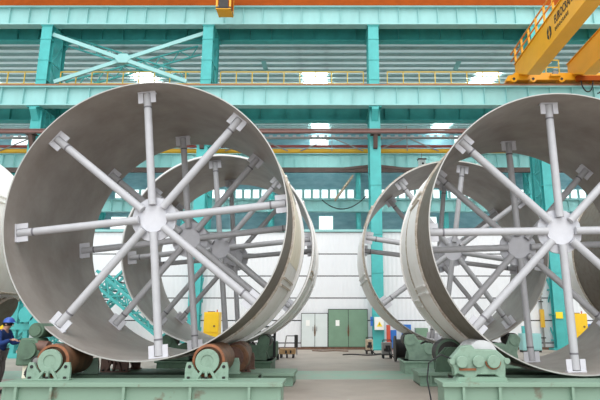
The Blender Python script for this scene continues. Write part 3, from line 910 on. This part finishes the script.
# red post, blue boards, teal and pale boxes between the rings
px = P(388.5, 335, 30.5).x
t = thing('red_post', (px, 30.5, 0), 'red upright pipe right of the middle column base', 'post')
MB().cyl((0, 0, 0), (0, 0, P(388, 325, 30.5).z), .11, 'red_paint', n=18).build('pipe', t)
MB().cyl((0, 0, 0), (0, 0, .05), .2, 'red_paint', n=18).build('flange', t)
def board(px0, px1, pyt, Y, m, label, name='blue_board', h0=0.):
    a = P(px0, pyt, Y); b = P(px1, pyt, Y)
    t = thing(name, (a.x, Y, 0), label, 'board' if 'board' in name else 'cabinet')
    w = b.x - a.x
    dp = .08 if 'board' in name else .6
    MB().box((0, 0, .1), (w, dp, a.z), m).build('panel', t, bevel=.01)
    if dp > .1:
        MB().box((.04, -.02, .16), (w - .04, 0, a.z - .06), m).build('door', t, bevel=.005)
        MB().box((.02, .02, 0), (w - .02, dp - .02, .1), 'dark_metal').build('plinth', t)
    else:
        MB().box((0, -.15, 0), (.06, dp + .15, .1), 'dark_metal').box((w - .06, -.15, 0), (w, dp + .15, .1), 'dark_metal').build('feet', t)
    return t
board(390.5, 396.5, 330, 31.2, 'blue_paint', 'narrow blue board standing by the red pipe')
board(401.5, 411, 324.5, 31.2, 'blue_paint', 'wide blue board between the red pipe and a pale green cabinet')
board(416, 428, 328, 31.0, 'locker_green', 'pale green cabinet by the wall, framed under the back right ring', 'low_cabinet')
board(522, 541, 333.5, 28.8, 'girder_paint', 'teal low cabinet left of the right column, seen through the right ring', 'low_cabinet')
board(584, 594, 324, 31.2, 'blue_paint', 'blue board right of the yellow cabinet, seen through the right ring')
# wall pipe by right column
x = P(517.5, 320, 31.2).x
t = thing('teal_post', (x, 30.2, 0), 'teal post left of the low teal cabinet', 'post')
MB().box((-.12, -.12, 0), (.12, .12, P(516, 326, 30.2).z), 'column_paint').build('shaft', t, smooth=False)
MB().box((-.2, -.2, 0), (.2, .2, .06), 'column_paint').build('foot', t, smooth=False)
x = P(541.5, 300, 31.6).x
t = thing('wall_pipe', (x, 31.7, 0), 'thin grey downpipe on the white wall left of the right column', 'pipe')
MB().cyl((0, 0, .13), (0, 0, 5.2), .05, 'grey_metal', n=12).build('pipe_run', t)
MB().box((-.1, -.09, 1.2), (.1, .09, 2.2), 'pipe_yellow').build('yellow_sleeve', t)
for z in (.6, 2.6, 4.6): MB().box((-.1, -.07, z), (.1, .12, z + .06), 'dark_metal').build('clip', t)

# welding machines
def welder(px0, px1, pyt, Y, m, label):
    a = P(px0, pyt, Y); b = P(px1, pyt, Y); w = b.x - a.x; h = a.z
    t = thing('welding_machine', (a.x, Y, 0), label, 'welder', 'welding machines')
    MB().box((0, 0, .18), (w, .6, h), m).build('case', t, bevel=.02)
    MB().box((w * .14, -.012, .3), (w * .86, .0, .42), 'dark_metal').build('vent', t)
    MB().box((w * .3, -.014, h - .38), (w * .8, .0, h - .12), 'black').build('control_panel', t)
    MB().path([(w * .05, .1, h), (w * .05, .1, h + .1), (w * .95, .1, h + .1), (w * .95, .1, h)], .02, 'dark_metal').build('handle', t)
    MB().box((-.04, -.06, .14), (w + .04, .66, .18), 'dark_metal').build('trolley', t)
    for x in (.04, w - .04):
        for y in (.06, .54):
            MB().cyl((x - .03, y, .09), (x + .03, y, .09), .09, 'black', n=16).build('wheel', t)
    MB().path([(w * .5, -.02, .5), (w * .7, -.15, .2), (w * 1.2, -.25, .03), (w * 1.7, -.15, .03), (w * 2.1, .1, .03)], .025, 'black').build('welding_cable', t)
welder(366, 373, 339.5, 27.3, 'beige_paint', 'beige welding machine on wheels in front of the middle column')
welder(382.5, 392, 342.5, 24.2, 'grey_metal', 'grey welding machine left of the back right ring stand')

# dark reel / machine left of the bogie stand
x = P(401, 350, 22.5).x
t = thing('cable_reel', (x, 22.5, 0), 'black cable drum on the floor left of the back right ring stand', 'reel')
MB().cyl((-.2, .0, .5), (.2, .0, .5), .36, 'black', n=28).build('core', t)
for s in (-1, 1):
    MB().cyl((s * .2, 0, .5), (s * .26, 0, .5), .5, 'dark_metal', n=32).build('flange', t)
# loose cable on floor
pts = []
a = Vector((at_floor(343, 26.5), 26.5, .02))
for i in range(16):
    s = i / 15
    pts.append((s * 2.2, math.sin(s * 9) * .35, 0.005))
tag(MB().path(pts, .03, 'black', n=6).build('floor_cable', loc=a), 'black cable lying on the floor in front of the green door', 'cable')
pts = [(s / 11 * 1.9, math.cos(s * .9) * .18, .005) for s in range(12)]
tag(MB().path(pts, .03, 'kerb_brown', n=6).build('floor_cable', loc=(at_floor(312, 29.6), 29.8, .02)), 'brown hose lying on the floor below the white door', 'hose')

# hand cart
Y = 24.5
a = P(279, 349, Y); b = P(295, 349, Y)
t = thing('hand_cart', (a.x, Y, 0), 'wooden box cart with a tubular frame, on the floor left of the doors', 'cart')
w = b.x - a.x
MB().box((0, 0, .16), (w, .6, a.z), 'wood').build('box', t, bevel=.01)
MB().box((w * .38, -.015, .2), (w * .5, 0, a.z - .06), 'dark_metal').box((w * .68, -.015, .2), (w * .78, 0, a.z - .06), 'dark_metal').build('slots', t)
top = P(285, 336, Y).z
MB().path([(.3 * w, .3, a.z), (.42 * w, .3, top), (1.05 * w, .3, top), (1.1 * w, .3, a.z - .25)], .025, 'grey_metal').build('frame', t)
MB().box((.93 * w, .24, a.z + .05), (1.15 * w, .36, top + .04), 'dark_metal').build('hanging_strap', t)
for x in (.12 * w, .5 * w, .88 * w):
    MB().cyl((x - .03, .06, .1), (x + .03, .06, .1), .1, 'black', n=16).build('wheel', t)
for x in (.12 * w, .88 * w):
    MB().cyl((x - .03, .52, .1), (x + .03, .52, .1), .1, 'black', n=16).build('wheel', t)

# dark pallet stacker by the left back ring
Y = 23.0
x = P(264, 350, Y).x
t = thing('pallet_stacker', (x, Y, 0), 'dark pallet stacker between the left rings and the wooden cart', 'stacker')
MB().box((-.25, 0, .12), (.5, .9, .75), 'dark_green').build('body', t, bevel=.05)
ms = MB()
for dx in (-.2, .42): ms.box((dx - .05, -.05, .08), (dx + .05, .05, 1.35), 'black')
for z in (.9, 1.3): ms.box((-.2, -.03, z), (.42, .03, z + .07), 'black')
ms.build('mast', t, bevel=.01)
MB().path([(.1, .9, .7), (.15, 1.1, 1.15), (.3, 1.1, 1.2)], .04, 'black').build('tiller', t)
for dx in (-.14, .36):
    MB().box((dx - .08, -1.0, .06), (dx + .08, 0, .14), 'dark_metal').build('fork', t)
for dx in (-.2, .5):
    MB().cyl((dx - .05, .6, .12), (dx + .05, .6, .12), .12, 'black', n=18).build('wheel', t)
pts = [(-.35 + .1 * math.sin(i), -.1 - .02 * i, 1.25 - .1 * i) for i in range(12)]
MB().path(pts, .05, 'black').build('hose', t)

# small items on the floor right
x = P(300, 349, 31).x
# ================================================================ TEAL TRUSSES STACKED BEHIND THE LEFT RINGS
def truss(a, b, w, h, n, label, name='lattice_truss', treads=False):
    a = Vector(a); b = Vector(b)
    t = thing(name, a, label, 'truss')
    d = b - a; tdir = d.normalized()
    side = tdir.cross(Vector((0, 0, 1))).normalized() * w / 2
    up = side.cross(tdir).normalized() * h / 2
    cs = [side + up, side - up, -side - up, -side + up]
    for c in cs:
        MB().bar(c, d + c, .12, .12, 'truss_paint', up=up).build('chord', t, smooth=False)
    for k in range(4):
        c0, c1 = cs[k], cs[(k + 1) % 4]
        m = MB()
        for i in range(n):
            p = d * (i / n) + (c0 if i % 2 else c1); q = d * ((i + 1) / n) + (c1 if i % 2 else c0)
            m.bar(p, q, .07, .06, 'truss_paint', up=up)
            m.bar(d * (i / n) + c0, d * (i / n) + c1, .07, .06, 'truss_paint', up=up)
        m.build('lacing', t, smooth=False)
    if treads:
        for i in range(1, 9):
            c = d * (i / 9)
            MB().box((c.x - .18, c.y - abs(side.y) - .3, c.z + .1), (c.x + .18, c.y + .3, c.z + .15), 'dark_metal').build('tread', t, smooth=False)
    return t
Yt = 27.
truss(P(97, 276, Yt), P(187, 351, Yt), .9, .55, 9, 'teal lattice truss sloping down to the right behind the left rings')
truss(P(55, 347, Yt + 2.6), P(139, 268, Yt + 2.6), .9, .7, 12, 'teal stair truss with dark treads crossing the sloping truss', 'stair_truss', True)
truss(P(-5, 351.5, 26.0), P(60, 292, 26.0), .8, .6, 7, 'teal truss rising to the right behind the worker')
truss(P(52, 300, 27.5), P(100, 350.5, 27.5), .8, .5, 6, 'teal truss sloping down behind the left roller gearbox')
x = P(31, 330, 24.5).x
t = thing('teal_machine', (x, 24.5, 0), 'teal machine frame with round heads behind the worker', 'machine')
m = MB()
for dx in (-.7, -.2, .35, .8):
    m.box((dx - .1, -.1, 0), (dx + .1, .1, 2.3), 'truss_paint')
m.box((-.8, -.15, 1.2), (.9, .15, 1.45), 'truss_paint').box((-.8, -.15, 0), (.9, .15, .2), 'truss_paint')
m.build('frame', t, smooth=False)
for dx, z in ((-.1, 1.85), (.4, 1.5)):
    MB().cyl((dx, -.35, z), (dx, .15, z), .34, 'column_paint', n=24).build('head', t)
x = P(0, 322, 29).x
tag(MB().box((-.5, -.3, 0), (.35, .3, P(4, 318, 29).z), 'cabinet_yellow').build('yellow_crate', bevel=.03, loc=(x, 29, 0)), 'pale yellow crate behind the worker at the left edge', 'crate')

# ================================================================ WORKER
def skin_chain(name, verts, edges, radii, m, parent, sub=2, root=0):
    me = bpy.data.meshes.new(name)
    me.from_pydata(verts, edges, [])
    o = bpy.data.objects.new(name, me); COL.objects.link(o)
    o.modifiers.new('skin', 'SKIN')
    sk = me.skin_vertices[0] if me.skin_vertices else None
    if sk is None:
        bpy.context.view_layer.objects.active = o
        sk = me.skin_vertices[0]
    for i, r in enumerate(radii):
        r = r if isinstance(r, tuple) else (r, r)
        sk.data[i].radius = r
        sk.data[i].use_root = (i == root)
    s = o.modifiers.new('sub', 'SUBSURF'); s.levels = sub; s.render_levels = sub
    o.modifiers['skin'].use_smooth_shade = True
    me.materials.append(MATS[m])
    bpy.context.view_layer.update()
    dg = bpy.context.evaluated_depsgraph_get()
    nm = bpy.data.meshes.new_from_object(o.evaluated_get(dg))
    nm.name = name
    bpy.data.objects.remove(o)
    if not nm.materials: nm.materials.append(MATS[m])
    nm.polygons.foreach_set('use_smooth', [True] * len(nm.polygons))
    ob = bpy.data.objects.new(name, nm); COL.objects.link(ob); ob.parent = parent
    return ob
W = thing('person', (-7.4, 12.7, 0), 'worker in blue jacket and blue hard hat leaning toward the gearbox at the left edge', 'person')
# facing +X, leaning forward a little
J = {'pelvis': (-.06, 0, .9), 'waist': (-.05, 0, 1.04), 'chest': (-.01, 0, 1.24), 'neck': (.03, 0, 1.4), 'headlow': (.06, 0, 1.45), 'head': (.09, 0, 1.52), 'crown': (.09, 0, 1.58),
     'shl': (.0, .19, 1.33), 'ell': (.1, .25, 1.08), 'wrl': (.3, .18, 1.14), 'shr': (.0, -.19, 1.33), 'elr': (.1, -.26, 1.08), 'wrr': (.3, -.2, 1.18),
     'hpl': (-.06, .1, .86), 'knl': (-.02, .12, .48), 'anl': (-.1, .12, .09), 'tol': (.08, .13, .045), 'hpr': (-.06, -.1, .86), 'knr': (.02, -.12, .48), 'anr': (-.06, -.12, .09), 'tor': (.12, -.13, .045)}
def chain(names, eds, rad, nm, m, extra=None):
    vs = [J[n] for n in names]
    ix = {n: i for i, n in enumerate(names)}
    e = [(ix[a], ix[b]) for a, b in eds]
    rs = [rad[n] for n in names]
    if extra:
        for base, pts in extra:
            prev = ix[base]
            for p, r in pts:
                vs.append(p); rs.append(r); e.append((prev, len(vs) - 1)); prev = len(vs) - 1
    return skin_chain(nm, vs, e, rs, m, W)
eds = [('pelvis', 'waist'), ('waist', 'chest'), ('chest', 'neck'), ('neck', 'headlow'), ('headlow', 'head'), ('head', 'crown'), ('chest', 'shl'), ('shl', 'ell'), ('ell', 'wrl'), ('chest', 'shr'), ('shr', 'elr'), ('elr', 'wrr'),
       ('pelvis', 'hpl'), ('hpl', 'knl'), ('knl', 'anl'), ('anl', 'tol'), ('pelvis', 'hpr'), ('hpr', 'knr'), ('knr', 'anr'), ('anr', 'tor')]
rad = dict(pelvis=.12, waist=.11, chest=.13, neck=.055, headlow=.075, head=(.1, .085), crown=.075, shl=.06, ell=.042, wrl=.03, shr=.06, elr=.042, wrr=.03, hpl=.085, knl=.06, anl=.045, tol=.04, hpr=.085, knr=.06, anr=.045, tor=.04)
def fingers(w, sy):
    w = Vector(w); ex = []
    palm = [(tuple(w + Vector((.07, 0, .005))), .032)]
    ex.append(('w', palm))
    return ex
body = chain(list(J), eds, rad, 'body', 'skin')
for wn, sy in (('wrl', 1), ('wrr', -1)):
    w = Vector(J[wn])
    hv = [tuple(w), tuple(w + Vector((.05, 0, 0))), tuple(w + Vector((.09, 0, -.005)))]
    he = [(0, 1), (1, 2)]; hr_ = [.026, .033, .03]
    for k, (dy, ln) in enumerate(((-.03, .065), (-.01, .075), (.01, .07), (.03, .055))):
        i = len(hv)
        hv += [tuple(w + Vector((.1, dy, 0))), tuple(w + Vector((.1 + ln * .6, dy, -.015))), tuple(w + Vector((.1 + ln, dy, -.045)))]
        he += [(2, i), (i, i + 1), (i + 1, i + 2)]; hr_ += [.012, .0095, .008]
    i = len(hv)
    hv += [tuple(w + Vector((.06, -sy * .045, -.01))), tuple(w + Vector((.1, -sy * .06, -.03)))]
    he += [(1, i), (i, i + 1)]; hr_ += [.013, .01]
    skin_chain('hand', hv, he, hr_, 'skin', body, sub=1)
jr = dict(rad); jr.update(pelvis=.15, waist=.145, chest=.165, shl=.09, ell=.066, wrl=.05, shr=.09, elr=.066, wrr=.05)
chain(['chest', 'waist', 'pelvis', 'shl', 'ell', 'wrl', 'shr', 'elr', 'wrr'], [('chest', 'waist'), ('waist', 'pelvis'), ('chest', 'shl'), ('shl', 'ell'), ('ell', 'wrl'), ('chest', 'shr'), ('shr', 'elr'), ('elr', 'wrr')], jr, 'jacket', 'navy_cloth')
tr = dict(rad); tr.update(pelvis=.14, hpl=.11, knl=.082, anl=.062, hpr=.11, knr=.082, anr=.062)
chain(['pelvis', 'hpl', 'knl', 'anl', 'hpr', 'knr', 'anr'], [('pelvis', 'hpl'), ('hpl', 'knl'), ('knl', 'anl'), ('pelvis', 'hpr'), ('hpr', 'knr'), ('knr', 'anr')], tr, 'trousers', 'grey_cloth')
for a, b in (('anl', 'tol'), ('anr', 'tor')):
    p = Vector(J[a]); q = Vector(J[b])
    skin_chain('shoe', [(p.x - .03, p.y, .055), (p.x + .05, p.y, .06), (q.x + .05, q.y, .045)], [(0, 1), (1, 2)], [.05, .055, .042], 'black', W, sub=1)
hx, hy, hz = J['head']
MB().sphere((hx - .02, 0, hz + .02), .112, 'hair', n=18, sz=.95, z0=-.6).build('hair', W)
hm = MB().sphere((hx + .005, 0, hz + .035), .122, 'helmet_blue', n=24, sz=.95, z0=.0)
hm.cyl((hx + .02, 0, hz + .03), (hx + .02, 0, hz + .045),   .135, 'helmet_blue', n=28)
hm.box((hx + .08, -.07, hz + .03), (hx + .175, .07, hz + .043), 'helmet_blue')
hm.build('hard_hat', W)
fc = MB()
for s in (-1, 1): fc.sphere((hx + .095, s * .034, hz + .0), .012, 'black', n=10)
fc.prism([(hx + .09, hz + .0), (hx + .125, hz - .035), (hx + .09, hz - .035)], -.012, .012, 'skin')
fc.box((hx + .085, -.025, hz - .062), (hx + .1, .025, hz - .055), 'red_paint')
for s in (-1, 1): fc.sphere((hx, s * .09, hz - .01), .022, 'skin', n=10)
fc.build('face', W)

# ================================================================ LIGHT
w = bpy.data.worlds.new('sky'); SC.world = w
w.use_nodes = True
bg = w.node_tree.nodes['Background']
bg.inputs['Color'].default_value = (.92, .97, 1, 1)
bg.inputs['Strength'].default_value = 1.25
def sun(name, e, az, el, ang, col=(1, .98, .95)):
    l = bpy.data.lights.new(name, 'SUN'); l.energy = e; l.angle = math.radians(ang); l.color = col
    o = bpy.data.objects.new(name, l); COL.objects.link(o)
    d = Vector((math.sin(math.radians(az)) * math.cos(math.radians(el)), -math.cos(math.radians(az)) * math.cos(math.radians(el)), math.sin(math.radians(el))))
    o.rotation_euler = d.to_track_quat('Z', 'Y').to_euler()
    o.location = d * 60
sun('daylight', .95, 8, 56, 34)
sun('fill_low', .45, 4, 20, 45)  # added low fill from the front to lift the ring interiors
SC.view_settings.view_transform = 'Standard'
SC.view_settings.look = 'None'
SC.view_settings.gamma = 1
SC.view_settings.use_curve_mapping = False
SC.view_settings.exposure = 0.3
